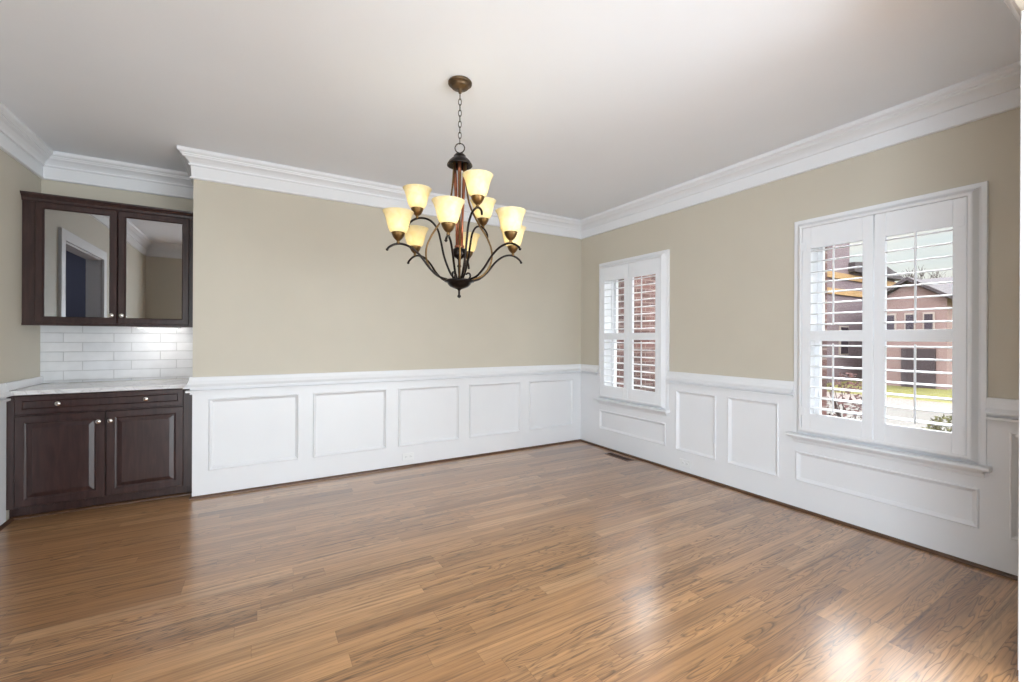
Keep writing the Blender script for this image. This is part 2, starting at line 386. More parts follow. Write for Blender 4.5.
# ------------------------------------------------------------------ shell
XO = 3.69          # inner wall ends here, brick veneer beyond
WIN = [3.355, 1.2075]          # window centres along the right wall
OW, OZ0, OZ1 = 0.425, 0.585, 2.095   # half width and heights of the openings
struct(MB().box(-3.5, XR, -4.2, YN+0.1, -0.12, 0).build('floor', m_floor), 'brown oak strip floor running along the back wall')
struct(MB().box(-3.6, XR+0.3, -4.3, YN+0.2, HC, HC+0.2).build('ceiling', m_ceil), 'flat white ceiling')
struct(MB().box(XN, XR+0.2, YB, YN+0.2, 0, HC).build('wall_back', m_paint), 'beige back wall above white panelling')
struct(MB().box(XL-0.12, XN, YN, YN+0.2, 0, HC).build('wall_niche', m_paint), 'beige wall at the back of the bar niche')
w = MB()
ys = [YF0]+[v for c in sorted(WIN) for v in (c-OW, c+OW)]+[YB]
for k in range(0, len(ys), 2): w.box(XR, XO, ys[k], ys[k+1], 0, HC)
for c in WIN: w.box(XR, XO, c-OW, c+OW, 0, OZ0); w.box(XR, XO, c-OW, c+OW, OZ1, HC)
struct(w.build('wall_right', m_paint), 'beige right wall with two shuttered windows')
w = MB()
ys2 = [-4.3]+ys[1:-1]+[YN+0.2]
for k in range(0, len(ys2), 2): w.box(XO, 3.82, ys2[k], ys2[k+1], -0.8, HC+0.3)
for c in WIN: w.box(XO, 3.82, c-OW, c+OW, -0.8, OZ0-0.02); w.box(XO, 3.82, c-OW, c+OW, OZ1+0.01, HC+0.3)
struct(w.build('wall_outer', m_brick), 'red brick outer face of the right wall')
LO0, LO1, LOZ = 2.60, 3.72, 2.12     # cased opening in the left wall, seen mirrored in the cabinet glass
w = MB().box(XL-0.12, XL, LO1, YN, 0, HC).box(XL-0.12, XL, YF0, LO0, 0, HC).box(XL-0.12, XL, LO0, LO1, LOZ, HC)
struct(w.build('wall_left', m_paint), 'beige left wall beside the bar niche')
w = MB().box(XL, -0.9, YF0, YF1, 0, HC).box(JX+0.02, XR, YF0, YF1, 0, HC).box(-0.9, JX+0.02, YF0, YF1, 2.50, HC)
struct(w.build('wall_near', m_paint), 'near wall with the wide cased opening')
w = MB().box(-3.5, XR+0.2, -4.2, -4.05, 0, HC).box(XR, XR+0.19, -4.2, YF0, 0, HC)
struct(w.build('wall_foyer', m_foyer), 'foyer walls behind the opening')
w = MB().box(-3.62, -3.5, -4.2, YN, 0, HC).box(-3.5, XL-0.12, YN-0.1, YN, 0, HC)
w.box(-3.5, XL-0.12, 0.8, 0.9, 0, HC)  # partition added to hide the foyer fill lamp from the cabinet glass
struct(w.build('wall_hall', m_hall), 'blue-grey hall wall left of the room')

def added_casing(n, org, u, nrm, half, label):
    o = MB().rect_ring(org, u, (0, 0, 1), nrm, (-half, half, 0.18, 2.62), [(0, 0), (0, 0.02), (0.07, 0.02), (0.07, 0)], cap=False).build('window_%d' % n, m_white)  # casing added on a solid wall around a fill lamp, no glazing
    return struct(o, label)
added_casing(3, (0.9, -4.05, 0), (1, 0, 0), (0, 1, 0), 2.5, 'added window casing behind the fill lamp at the back of the foyer')
added_casing(4, (-3.5, -1.7, 0), (0, 1, 0), (1, 0, 0), 2.1, 'added window casing behind the fill lamp on the left wall of the foyer')
added_casing(5, (3.5, -1.9, 0), (0, 1, 0), (-1, 0, 0), 1.9, 'added window casing behind the fill lamp on the right wall of the foyer')

# crown, closed loop round the room and into the niche
Z0 = 2.514
crown = [(0, Z0), (0.014, Z0), (0.021, Z0+0.005), (0.021, Z0+0.014), (0.011, Z0+0.018), (0.015, Z0+0.100), (0.027, Z0+0.103), (0.030, Z0+0.113), (0.020, Z0+0.117),
         (0.029, Z0+0.130), (0.046, Z0+0.147), (0.064, Z0+0.157), (0.066, Z0+0.166), (0.074, Z0+0.168), (0.076, Z0+0.176), (0.088, Z0+0.182), (0.093, Z0+0.190), (0.093, HC), (0, HC)]
loop = [(XL, YF1), (XL, YN), (XN, YN), (XN, YB), (XR, YB), (XR, YF1)]
struct(MB().sweep(loop, crown, closed=True).build('trim_1', m_white), 'white crown moulding round the ceiling')

# chair rail
CR = 0.955
rail = [(0, CR), (0.018, CR), (0.020, CR-0.006), (0.024, CR-0.030), (0.034, CR-0.056), (0.050, CR-0.070), (0.056, CR-0.076), (0.056, CR-0.085), (0.016, CR-0.086),
        (0.016, CR-0.102), (0.040, CR-0.104), (0.042, CR-0.110), (0.040, CR-0.119), (0.016, CR-0.120), (0.016, CR-0.136), (0, CR-0.136)]
T = 0.014          # panelling face stands this far off the wall
CH = 0.498         # casing half width
def rail_seg(name, path, label): struct(MB().sweep(path, rail).build(name, m_white), label)
rail_seg('trim_2', [(XN, YB+0.03), (XN, YB), (XR, YB), (XR, WIN[0]+CH)], 'white chair rail on the back wall')
rail_seg('trim_3', [(XR, WIN[0]-CH), (XR, WIN[1]+CH)], 'white chair rail between the two windows')
rail_seg('trim_4', [(XR, WIN[1]-CH), (XR, YF1), (2.71, YF1)], 'white chair rail right of the near window')
rail_seg('trim_5', [(XL, LO1+0.09), (XL, YB+0.03)], 'white chair rail on the left wall')
rail_seg('trim_6', [(XL, YF1+0.01), (XL, LO0-0.09)], 'white chair rail on the left wall near the opening')

def wainscot(name, org, u, n, length, panels, label, z1=CR-0.03, t=T, holes=()):
    """panelled board, one mesh; panels = [(u0,u1,z0,z1)], holes the same without a panel"""
    b = MB(); org, u, n, zv = Vector(org), Vector(u), Vector(n), Vector((0, 0, 1)); al = list(panels)+list(holes)
    us = sorted({0, length}|{p[0] for p in al}|{p[1] for p in al}); zs = sorted({0, z1}|{p[2] for p in al}|{p[3] for p in al})
    for i in range(len(us)-1):
        for j in range(len(zs)-1):
            cu, cz = (us[i]+us[i+1])/2, (zs[j]+zs[j+1])/2
            if any(p[0] < cu < p[1] and p[2] < cz < p[3] for p in al): continue
            b.add([org+u*us[i]+zv*zs[j]+n*t, org+u*us[i+1]+zv*zs[j]+n*t, org+u*us[i+1]+zv*zs[j+1]+n*t, org+u*us[i]+zv*zs[j+1]+n*t], [(0, 1, 2, 3)])
    for p in panels:
        b.rect_ring(org, u, zv, n, p, [(0, t), (0.002, t+0.007), (0.008, t+0.010), (0.013, t+0.005), (0.018, t-0.001), (0.026, t-0.008), (0.030, t-0.011)])
    for a0 in (0, length):
        b.add([org+u*a0, org+u*a0+n*t, org+u*a0+n*t+zv*z1, org+u*a0+zv*z1], [(0, 1, 2, 3)])
    b.add([org+zv*z1, org+u*length+zv*z1, org+u*length+zv*z1+n*t, org+zv*z1+n*t], [(0, 1, 2, 3)])
    o = b.build(name, m_white); return struct(o, label)
PZ0, PZ1 = 0.205, 0.780
pans = [(0.105+0.760*k, 0.105+0.760*k+0.650, PZ0, PZ1) for k in range(5)]
wainscot('trim_7', (XN, YB, 0), (1, 0, 0), (0, -1, 0), XR-XN, pans, 'white panelling under the chair rail of the back wall')
def ry(y): return YB-y
rp = [(ry(c+0.485), ry(c-0.470), 0.215, 0.440) for c in WIN]+[(ry(2.765), ry(2.345), PZ0, PZ1), (ry(2.235), ry(1.815), PZ0, PZ1), (ry(0.625), ry(0.46), PZ0, PZ1)]
wainscot('trim_8', (XR, YB, 0), (0, -1, 0), (-1, 0, 0), YB-YF1, rp, 'white panelling along the right wall', holes=[(ry(c+CH-0.01), ry(c-CH+0.01), 0.56, CR-0.03) for c in WIN])
wainscot('trim_9', (XL, LO1+0.09, 0), (0, 1, 0), (1, 0, 0), YB+0.05-LO1-0.09, [], 'white board under the chair rail of the left wall')
wainscot('trim_10', (XL, YF1, 0), (0, 1, 0), (1, 0, 0), LO0-0.09-YF1, [(0.12+0.68*k, 0.12+0.68*k+0.56, PZ0, PZ1) for k in range(3)], 'white panelling on the left wall near the opening')
# casing of the opening in the left wall, and of the wide opening
cs = MB()
for a, b_ in ((LO0-0.09, LO0), (LO1, LO1+0.09)): cs.box(XL-0.005, XL+0.022, a, b_, 0, LOZ+0.09)
cs.box(XL-0.005, XL+0.022, LO0, LO1, LOZ, LOZ+0.09)
cs.box(XL-0.125, XL-0.005, LO0-0.001, LO0+0.012, 0, LOZ).box(XL-0.125, XL-0.005, LO1-0.012, LO1+0.001, 0, LOZ).box(XL-0.125, XL-0.005, LO0, LO1, LOZ-0.012, LOZ+0.001)
struct(cs.build('trim_11', m_white), 'white casing of the opening in the left wall')
cs = MB().box(JX, JX+0.02, YF0, YF1, 0, 2.50).box(JX+0.08, JX+0.185, YF1, YF1+0.016, 0, 2.505).box(-0.9, -0.88, YF0, YF1, 0, 2.50).box(-1.0, -0.90, YF1, YF1+0.016, 0, 2.50)
struct(cs.build('trim_12', m_white), 'white jamb lining of the wide opening')
# quarter-round shoe moulding
def shoe(name, path, label, r=0.019):
    prof = [(0, 0), (r, 0)]+[(r*math.cos(a), r*math.sin(a)) for a in (0.4, 0.8, 1.2)]+[(0, r)]
    struct(MB().sweep(path, prof).build(name, m_shoe), label)
shoe('baseboard_back', [(XN, YB+0.12), (XN, YB-T), (XR-T, YB-T), (XR-T, YF1)], 'brown oak shoe moulding along the back and right walls')
shoe('baseboard_left', [(XL+T, LO1+0.09), (XL+T, YB+0.13), (XN-0.01, YB+0.13)], 'oak shoe moulding along the left wall and the cabinet plinth')

def part(mb, name, m, parent, **kw):
    off = Vector((0, 0, 0)); p = parent
    while p: off += p.location; p = p.parent
    return mb.build(name, m, parent, loc=-off, **kw)

# ------------------------------------------------------------------ windows and shutters (local: x=0 wall face, y=0 centre, origin on the floor line)
def make_window(n, c):
    w = bpy.data.objects.new('window_%d' % n, None); C.objects.link(w); w.location = (XR, c, 0)
    struct(w, 'white cased double-hung window behind plantation shutters, %s' % ('far one beside the back wall' if n == 1 else 'near one at the right'))
    ring = [(0, 0), (0, 0.020), (0.002, 0.022), (0.022, 0.022), (0.030, 0.026), (0.050, 0.056), (0.056, 0.060), (0.066, 0.060), (0.070, 0.057), (0.070, 0.0)]
    MB().rect_ring((0, 0, 0), (0, 1, 0), (0, 0, 1), (-1, 0, 0), (-CH, CH, 0.552, 2.155), ring, cap=False).build('casing', m_white, w)
    sl = MB(); pr = [(0, 0.550), (-0.070, 0.550), (-0.080, 0.556), (-0.083, 0.563), (-0.080, 0.571), (-0.070, 0.576), (0, 0.576)]
    sl.prism([(a, b) for a, b in pr], -0.520, 0.525, 'Y'); sl.build('sill', m_white, w)
    ap = MB(); pr = [(0, 0.552), (-0.050, 0.552), (-0.046, 0.540), (-0.030, 0.528), (-0.026, 0.512), (-0.014, 0.506), (0, 0.506)]
    ap.prism(pr, -0.490, 0.495, 'Y'); ap.build('apron', m_white, w)
    j = MB(); a = OW
    j.box(0, 0.185, -a, -a+0.012, OZ0, OZ1).box(0, 0.185, a-0.012, a, OZ0, OZ1).box(0, 0.185, -a, a, OZ1-0.012, OZ1).box(0, 0.185, -a, a, OZ0, OZ0+0.014)
    j.build('jamb', m_white, w)
    s = MB(); b = a-0.012
    for x0, x1, z0, z1 in ((0.140, 0.175, 1.285, OZ1-0.012), (0.100, 0.135, OZ0+0.014, 1.325)):
        s.box(x0, x1, -b, -b+0.035, z0, z1).box(x0, x1, b-0.035, b, z0, z1).box(x0, x1, -b+0.035, b-0.035, z1-0.04, z1).box(x0, x1, -b+0.035, b-0.035, z0, z0+0.045)
    sf = s.build('sash', m_white, w, bevel=0.002)
    MB().box(0.155, 0.159, -b+0.03, b-0.03, 1.31, OZ1-0.04).box(0.115, 0.119, -b+0.03, b-0.03, OZ0+0.05, 1.30).build('pane', m_glass, sf)
    return w
for i, c in enumerate(WIN): make_window(i+1, c)

def lens(wd, th, tilt, cx, cz, n=12):
    pts = []
    for k in range(n):
        a = 2*PI*k/n; x = wd/2*math.cos(a); z = th/2*math.sin(a)
        pts.append((cx+x*math.cos(tilt)-z*math.sin(tilt), cz+x*math.sin(tilt)+z*math.cos(tilt)))
    return pts
def make_shutter():
    t = thing('plantation_shutter', 'x', 'shutter', (XR, WIN[0], 0))
    for sgn in (1, -1):
        y0, y1 = sorted((sgn*0.003, sgn*0.426))
        a, b = (y0+0.0575, y1-0.0575)
        x0, x1 = -0.056, -0.028
        p = MB().box(x0, x1, y0, a, 0.620, 2.083).box(x0, x1, b, y1, 0.620, 2.083)
        for z0, z1 in ((0.620, 0.737), (1.262, 1.336), (1.930, 2.083)): p.box(x0, x1, a, b, z0, z1)
        pn = p.build('shutter_panel', m_shut, t, bevel=0.0025, seg=2)
        for z in [1.9085-0.0752*k for k in range(8)]+[1.2300-0.0752*k for k in range(7)]:
            MB().prism(lens(0.064, 0.0105, 0.09, -0.042, z), a+0.001, b-0.001, 'Y').build('louver', m_shut, pn, smooth=False)
        yc = (a+b)/2
        for z0, z1 in ((1.372, 1.925), (0.768, 1.246)):
            MB().box(-0.090, -0.079, yc-0.0055, yc+0.0055, z0, z1).build('tilt_rod', m_shut, pn, bevel=0.003)
        ye = y1 if sgn > 0 else y0
        for z in (0.75, 1.95):
            MB().box(-0.061, -0.057, ye-0.016*sgn-0.006, ye-0.016*sgn+0.020, z-0.03, z+0.03).build('hinge', m_shut, pn)
    return t
sh = make_shutter()
sh['label'] = 'white plantation shutters on the smaller-looking far window next to the room corner'
sh['group'] = 'plantation shutters on the right wall'
s2 = copy_tree(sh); s2.location = (XR, WIN[1], 0)
s2['label'] = 'white plantation shutters on the large near window at the right, houses visible through louvers'

# ------------------------------------------------------------------ wet bar
def knob(parent, x, z, y):
    k = MB().lathe([(0.008, 0.0), (0.0065, -0.004), (0.0055, -0.012), (0.010, -0.017), (0.0160, -0.020), (0.0175, -0.024), (0.0160, -0.028), (0.009, -0.031), (0.001, -0.032)], (x, y, z), 24, 'Y')
    return part(k, 'knob', m_nickel, parent, smooth=True)
YC = 4.26       # face of the base cabinet box; fronts stand 20 mm proud
bc = thing('base_cabinet', 'dark espresso base cabinet under the stone countertop in the wall niche', 'cabinet', (-0.947, YC, 0))
b = MB()
b.box(XL+0.002, XL+0.020, YC+0.018, YN-0.02, 0.105, 0.866).box(XN-0.020, XN-0.002, YC+0.018, YN-0.02, 0.105, 0.866)
b.box(XL+0.020, XN-0.020, YC+0.018, YN-0.02, 0.105, 0.123).box(XL+0.020, XN-0.020, YN-0.04, YN-0.02, 0.123, 0.866)
b.box(XL+0.002, XL+0.075, YC, YC+0.018, 0.090, 0.866).box(XN-0.065, XN-0.002, YC, YC+0.018, 0.090, 0.866).box(-0.955, -0.925, YC, YC+0.018, 0.123, 0.722)
b.box(XL+0.075, XN-0.065, YC, YC+0.018, 0.090, 0.123).box(XL+0.075, XN-0.065, YC, YC+0.018, 0.722, 0.742).box(XL+0.075, XN-0.065, YC, YC+0.018, 0.850, 0.866)
part(b, 'cabinet_body', m_cab, bc, bevel=0.0015)
part(MB().box(XL+0.002, XN-0.002, YC+0.072, YC+0.090, 0, 0.106), 'plinth', m_cab, bc)
def raised(x0, x1, z0, z1, yb, t=0.020, flat=False, fr=0.047):
    st = [(0, 0), (0, t-0.004), (0.004, t), (fr, t), (fr+0.002, t-0.004), (fr+0.008, t-0.006), (fr+0.010, t-0.010)]
    if flat: st = [(0, 0), (0, t-0.004), (0.004, t), (fr, t), (fr+0.003, t-0.004), (fr+0.007, t-0.009), (fr+0.010, t-0.009)]
    else: st += [(fr+0.014, t-0.010), (fr+0.038, t-0.002), (fr+0.040, t-0.001)]
    return MB().rect_ring((0, yb, 0), (1, 0, 0), (0, 0, 1), (0, -1, 0), (x0, x1, z0, z1), st)
DX = [(-1.412, -0.951), (-0.945, -0.492)]
for (x0, x1), kx in zip(DX, (-0.983, -0.919)):
    d = part(raised(x0, x1, 0.102, 0.724, YC-0.001), 'door', m_cab, bc)
    knob(d, kx, 0.655, YC-0.020)
dr = part(raised(DX[0][0], DX[1][1], 0.735, 0.862, YC-0.001, flat=True, fr=0.034), 'drawer', m_cab, bc)
knob(dr, -1.196, 0.800, YC-0.014); knob(dr, -0.718, 0.800, YC-0.014)

ct = MB().box(XL+0.001, XN-0.001, 4.236, YN-0.012, 0.868, 0.898).build('countertop', m_stone, bevel=0.003)
tag(ct, 'white veined stone countertop on the dark base cabinet', 'countertop')
us_ = MB().box(XL+0.001, XL+0.020, 4.240, YN-0.012, 0.899, 0.956).build('side_splash', m_white, bevel=0.003)
tag(us_, 'low white upstand along the left wall on the countertop', 'upstand')
bs = MB().box(XL+0.001, XN-0.001, YN-0.010, YN-0.0005, 0.899, 1.372).build('backsplash', m_tile)
tag(bs, 'white subway tile backsplash between the countertop and the glass-fronted cabinet', 'backsplash')

YU = 4.50
uc = thing('wall_cabinet', 'dark espresso wall cabinet with two glass doors above the tiled backsplash', 'cabinet', (-0.947, YU, 1.365))
b = MB()
b.box(XL+0.002, XL+0.020, YU+0.018, YN-0.002, 1.365, 2.275).box(XN-0.020, XN-0.002, YU+0.018, YN-0.002, 1.365, 2.275)
b.box(XL+0.020, XN-0.020, YU+0.018, YN-0.002, 1.365, 1.385).box(XL+0.020, XN-0.020, YU+0.018, YN-0.002, 2.255, 2.275).box(XL+0.020, XN-0.020, YN-0.014, YN-0.002, 1.385, 2.255)
b.box(XL+0.002, XL+0.085, YU, YU+0.018, 1.365, 2.275).box(XN-0.075, XN-0.002, YU, YU+0.018, 1.365, 2.275)
b.box(XL+0.085, XN-0.075, YU, YU+0.018, 1.365, 1.395).box(XL+0.085, XN-0.075, YU, YU+0.018, 2.235, 2.275)
part(b, 'cabinet_body', m_cab, uc, bevel=0.0015)
cn = [(0.0, 2.258), (0.006, 2.258), (0.010, 2.266), (0.014, 2.282), (0.026, 2.300), (0.034, 2.306), (0.036, 2.318), (0.0, 2.318)]
part(MB().sweep([(XL+0.002, YU-0.001), (XN-0.002, YU-0.001)], [(p, z) for p, z in cn]), 'cornice', m_cab, uc)
part(MB().box(XL+0.002, XN-0.002, YU-0.004, YU+0.014, 1.352, 1.366), 'light_rail', m_cab, uc)
for (x0, x1), kx in zip([(-1.392, -0.939), (-0.934, -0.486)], (-0.968, -0.908)):
    fr = 0.048; st = [(0, 0), (0, 0.016), (0.004, 0.020), (fr-0.008, 0.020), (fr-0.005, 0.016), (fr, 0.010), (fr, 0.0)]
    d = part(MB().rect_ring((0, YU-0.001, 0), (1, 0, 0), (0, 0, 1), (0, -1, 0), (x0, x1, 1.372, 2.258), st, cap=False), 'door', m_cab, uc)
    part(MB().box(x0+fr-0.006, x1-fr+0.006, YU-0.009, YU-0.005, 1.372+fr-0.006, 2.258-fr+0.006), 'glass_pane', m_cglass, d)
    knob(d, kx, 1.437, YU-0.018)
ul = MB().box(-0.86, -0.56, 4.60, 4.66, 1.345, 1.364).build('under_cabinet_light', m_plast, bevel=0.003)
tag(ul, 'slim white light bar fixed under the dark wall cabinet', 'light')
MB().box(-0.84, -0.58, 4.612, 4.648, 1.3435, 1.3452).build('diffuser', m_led, ul)
light('under_cabinet_glow', 'AREA', (-0.71, 4.63, 1.338), 1.1, (1, 0.98, 0.95), look=(0, 0.55, -1), size=0.28, size_y=0.04)

# ------------------------------------------------------------------ chandelier
ch = thing('chandelier', 'bronze nine-light chandelier with amber glass shades hanging by a chain', 'chandelier', (0.990, 2.258, HC))
AX = Vector((0.990, 2.258, 0))
def P(lat, dep, z): return AX+Rv*lat+F*dep+Vector((0, 0, z))
def polar(r, deg, z): a = math.radians(deg); return P(r*math.cos(a), r*math.sin(a), z)
def smoothpath(pts, n=8):
    pts = [Vector(p) for p in pts]; out = []
    for i in range(len(pts)-1):
        p0, p1, p2, p3 = pts[max(i-1, 0)], pts[i], pts[i+1], pts[min(i+2, len(pts)-1)]
        for k in range(n):
            t = k/n; out.append(0.5*((2*p1)+(p2-p0)*t+(2*p0-5*p1+4*p2-p3)*t*t+(3*p1-p0-3*p2+p3)*t**3))
    return out+[pts[-1]]
ax = (AX.x, AX.y, 0)
part(MB().lathe([(0.064, HC), (0.067, HC-0.004), (0.067, HC-0.012), (0.058, HC-0.018), (0.052, HC-0.020), (0.051, HC-0.028), (0.044, HC-0.034), (0.018, HC-0.040), (0.011, HC-0.044), (0.008, HC-0.064), (0.001, HC-0.066)], ax, 40), 'canopy', m_canopy, ch, smooth=True)
cz0, cz1 = HC-0.066, 2.375
nl = 9; pit = (cz0-cz1)/nl; chn = MB()
for k in range(nl):
    zc = cz0-pit*(k+0.5); d = Rv if k % 2 else F; L = pit*0.62
    pts = []
    for i in range(16):
        a = 2*PI*i/16; pts.append(AX+d*(0.0085*math.cos(a))+Vector((0, 0, zc+L*math.sin(a))))
    chn.tube(pts, 0.0022, 6, closed=True)
part(chn, 'chain', m_iron, ch, smooth=True)
part(MB().tube([AX+Rv*(0.027*math.cos(2*PI*i/28))+Vector((0, 0, 2.350+0.027*math.sin(2*PI*i/28))) for i in range(28)], 0.0032, 8, closed=True), 'loop', m_bronze, ch, smooth=True)
part(MB().lathe([(0.004, 2.325), (0.014, 2.318), (0.026, 2.314), (0.034, 2.306), (0.036, 2.296), (0.046, 2.288), (0.060, 2.274), (0.070, 2.258), (0.072, 2.250), (0.068, 2.249), (0.055, 2.268), (0.03, 2.285), (0.005, 2.288)], ax, 40), 'top_cap', m_bronze, ch, smooth=True)
part(MB().lathe([(0.008, 2.290), (0.008, 1.90), (0.014, 1.88), (0.010, 1.86), (0.012, 1.800), (0.026, 1.796), (0.028, 1.786), (0.014, 1.780)], ax, 24), 'column', m_copper, ch, smooth=True)
for deg in (35, 155, 275):
    part(MB().tube([polar(0.036, deg, 2.272), polar(0.030, deg, 2.20), polar(0.024, deg, 2.08), polar(0.019, deg, 1.95), polar(0.017, deg, 1.80)], [0.010, 0.010, 0.0085, 0.007, 0.006], 10), 'column_rod', m_copper, ch, smooth=True)
part(MB().lathe([(0.014, 1.782), (0.034, 1.778), (0.040, 1.770), (0.040, 1.745), (0.034, 1.732), (0.018, 1.724), (0.008, 1.716), (0.007, 1.690), (0.013, 1.680), (0.007, 1.668), (0.007, 1.600), (0.012, 1.592)], ax, 28), 'urn', m_bronze, ch, smooth=True)
part(MB().lathe([(0.001, 1.604), (0.075, 1.602), (0.084, 1.596), (0.084, 1.590), (0.066, 1.586), (0.064, 1.576), (0.052, 1.563), (0.030, 1.554), (0.012, 1.548), (0.006, 1.540), (0.006, 1.518), (0.011, 1.511), (0.010, 1.504), (0.001, 1.498)], ax, 40), 'hub', m_bronze, ch, smooth=True)
for deg in (8, 98, 188, 278):
    pts = smoothpath([polar(0.030, deg, 2.288), polar(0.034, deg, 2.22), polar(0.040, deg, 2.13), polar(0.058, deg, 2.03), polar(0.105, deg, 1.93), polar(0.160, deg, 1.84), polar(0.185, deg, 1.765), polar(0.176, deg, 1.69), polar(0.130, deg, 1.628), polar(0.060, deg, 1.602)])
    part(MB().tube(pts, 0.0055, 8), 'cage_rod', m_brass, ch, smooth=True)
def cup_and_shade(r, deg, ztop, sc=1.0):
    c = polar(r, deg, 0); zb = ztop-0.112*sc
    cup = [(0.001, zb-0.060), (0.007, zb-0.058), (0.010, zb-0.050), (0.007, zb-0.044), (0.012, zb-0.040), (0.022, zb-0.030), (0.030, zb-0.016), (0.034, zb-0.006), (0.036, zb+0.002), (0.032, zb+0.004), (0.001, zb+0.003)]
    hd = part(MB().lathe([(a*sc, zb+(z-zb)*sc) for a, z in cup], (c.x, c.y, 0), 28), 'lamp_holder', m_brass, ch, smooth=True)
    out_ = [(0.035, 0.0), (0.044, 0.008), (0.051, 0.024), (0.057, 0.046), (0.062, 0.068), (0.069, 0.090), (0.077, 0.106), (0.081, 0.112)]
    inn = [(a-0.003, z) for a, z in reversed(out_)]
    g = MB().lathe([(a*sc, zb+z*sc) for a, z in out_+inn], (c.x, c.y, 0), 40, close=False)
    part(g, 'glass_shade', m_shade, ch, smooth=True)
    part(MB().lathe([(0.009, zb), (0.011, zb+0.018), (0.018, zb+0.038), (0.019, zb+0.050), (0.013, zb+0.064), (0.001, zb+0.070)], (c.x, c.y, 0), 20), 'bulb', m_bulb, hd, smooth=True)
    l = light('bulb_light', 'POINT', (c.x, c.y, zb+0.048), LAMP, (1.0, 0.90, 0.66), radius=0.022)
    l.parent = ch; l.location = Vector((c.x, c.y, zb+0.048))-ch.location
LAMP = 0.9
for k in range(6):
    deg = -92+60*k
    cup_and_shade(0.345, deg, 1.940)
    pts = smoothpath([polar(0.030, deg, 1.600), polar(0.075, deg, 1.600), polar(0.125, deg, 1.616), polar(0.172, deg, 1.655), polar(0.225, deg, 1.718), polar(0.275, deg, 1.757), polar(0.325, deg, 1.772), polar(0.362, deg, 1.766), polar(0.392, deg, 1.748), polar(0.402, deg, 1.734)])
    part(MB().tube(pts+[polar(0.404, deg, 1.728)], [0.0062]*(len(pts)-2)+[0.0075, 0.009, 0.004], 10), 'arm', m_bronze, ch, smooth=True)
for k in range(3):
    deg = -60+120*k
    cup_and_shade(0.240, deg, 2.118)
    pts = smoothpath([polar(0.020, deg, 1.604), polar(0.050, deg, 1.640), polar(0.085, deg, 1.730), polar(0.105, deg, 1.820), polar(0.125, deg, 1.890), polar(0.165, deg, 1.938), polar(0.215, deg, 1.953), polar(0.255, deg, 1.945), polar(0.285, deg, 1.922), polar(0.290, deg, 1.900)])
    part(MB().tube(pts, 0.0062, 10), 'arm', m_bronze, ch, smooth=True)

for k in range(3):
    deg = 0+120*k
    pts = smoothpath([polar(0.050, deg, 1.602), polar(0.062, deg, 1.618), polar(0.060, deg, 1.636), polar(0.046, deg, 1.640), polar(0.040, deg, 1.630)], 5)
    part(MB().tube(pts, 0.0055, 8), 'scroll', m_bronze, ch, smooth=True)

# ------------------------------------------------------------------ small fittings
def outlet(loc, rz, label):
    t = thing('wall_outlet', label, 'outlet', loc, rz, 'outlets low on the white panelling')
    pl = MB().box(-0.058, 0.058, -0.005, 0.0, -0.036, 0.036).build('cover_plate', m_plast, t, bevel=0.003)
    for s in (-1, 1):
        r = MB().lathe([(0.0165, 0.0), (0.0165, -0.0075), (0.001, -0.0075)], (s*0.022, 0, 0), 20, 'Y').build('socket', m_plast, t)
        MB().box(s*0.022-0.007, s*0.022-0.002, -0.0082, -0.007, 0.004, 0.006).box(s*0.022-0.007, s*0.022-0.002, -0.0082, -0.007, -0.006, -0.004).box(s*0.022+0.005, s*0.022+0.009, -0.0082, -0.007, -0.002, 0.002).build('slots', m_slot, r)
    return t
outlet((1.295, YB-T-0.0005, 0.100), 0, 'white duplex outlet set sideways low on the back wall panelling')
outlet((XR-T-0.0005, 2.66, 0.100), PI/2*-1, 'white duplex outlet set sideways low on the right wall between the windows')
fv = thing('floor_vent', 'slim brown wood floor vent beside the right wall below the far window', 'vent', (3.366, 3.40, 0.0))
b = MB().rect_ring((0, 0, 0), (1, 0, 0), (0, 1, 0), (0, 0, 1), (-0.050, 0.050, -0.170, 0.170), [(0, 0.0005), (0.003, 0.004), (0.018, 0.004), (0.018, 0.001)], cap=False)
b.build('frame', m_shoe, fv)
b = MB()
for k in range(24): b.box(-0.030, 0.030, -0.150+k*0.0127, -0.150+k*0.0127+0.003, 0.001, 0.0032)
b.build('grille', m_shoe, fv)
MB().box(-0.032, 0.032, -0.152, 0.152, 0.0003, 0.0009).build('duct', m_black, fv)

# ------------------------------------------------------------------ outside
GZ = -0.6
struct(MB().box(3.82, 15.4, -30, 60, GZ-0.2, GZ).build('ground_near', m_road), 'pale street and pavement outside')
struct(MB().box(15.4, 17.2, -30, 60, GZ-0.2, GZ+0.06).build('ground_kerb', m_kerb), 'pale pavement across the street')
struct(MB().box(17.2, 80, -60, 90, GZ-0.2, GZ+0.03).build('ground_lawn', m_lawn), 'yellow-green lawn across the street')

hA = thing('house', 'pale pink gabled house across the street seen through the near window', 'house', (23, 7, GZ))
b = MB().box(23, 31, 5.9, 7.6, GZ, 2.75); part(b, 'wall', m_sidA, hA)
gy0, gy1, gp = 5.55, 7.70, 3.62
b = MB().prism([(gy0, GZ), (gy1, GZ), (gy1, 2.85), ((gy0+gy1)/2, gp-0.05), (gy0, 2.85)], 22.2, 28, 'X'); part(b, 'gable_wall', m_sidA, hA)
b = MB().prism([(22.6, 2.65), (22.6, 2.78), (27, 4.15), (31.4, 2.78), (31.4, 2.65), (27, 4.0)], 5.9, 7.7, 'Y'); part(b, 'roof', m_roofA, hA)
ym = (gy0+gy1)/2
b = MB().prism([(gy0-0.3, 2.72), (ym, gp), (gy1+0.3, 2.72), (gy1+0.3, 2.84), (ym, gp+0.14), (gy0-0.3, 2.84)], 21.9, 28.2, 'X'); part(b, 'gable_roof', m_roofA, hA)
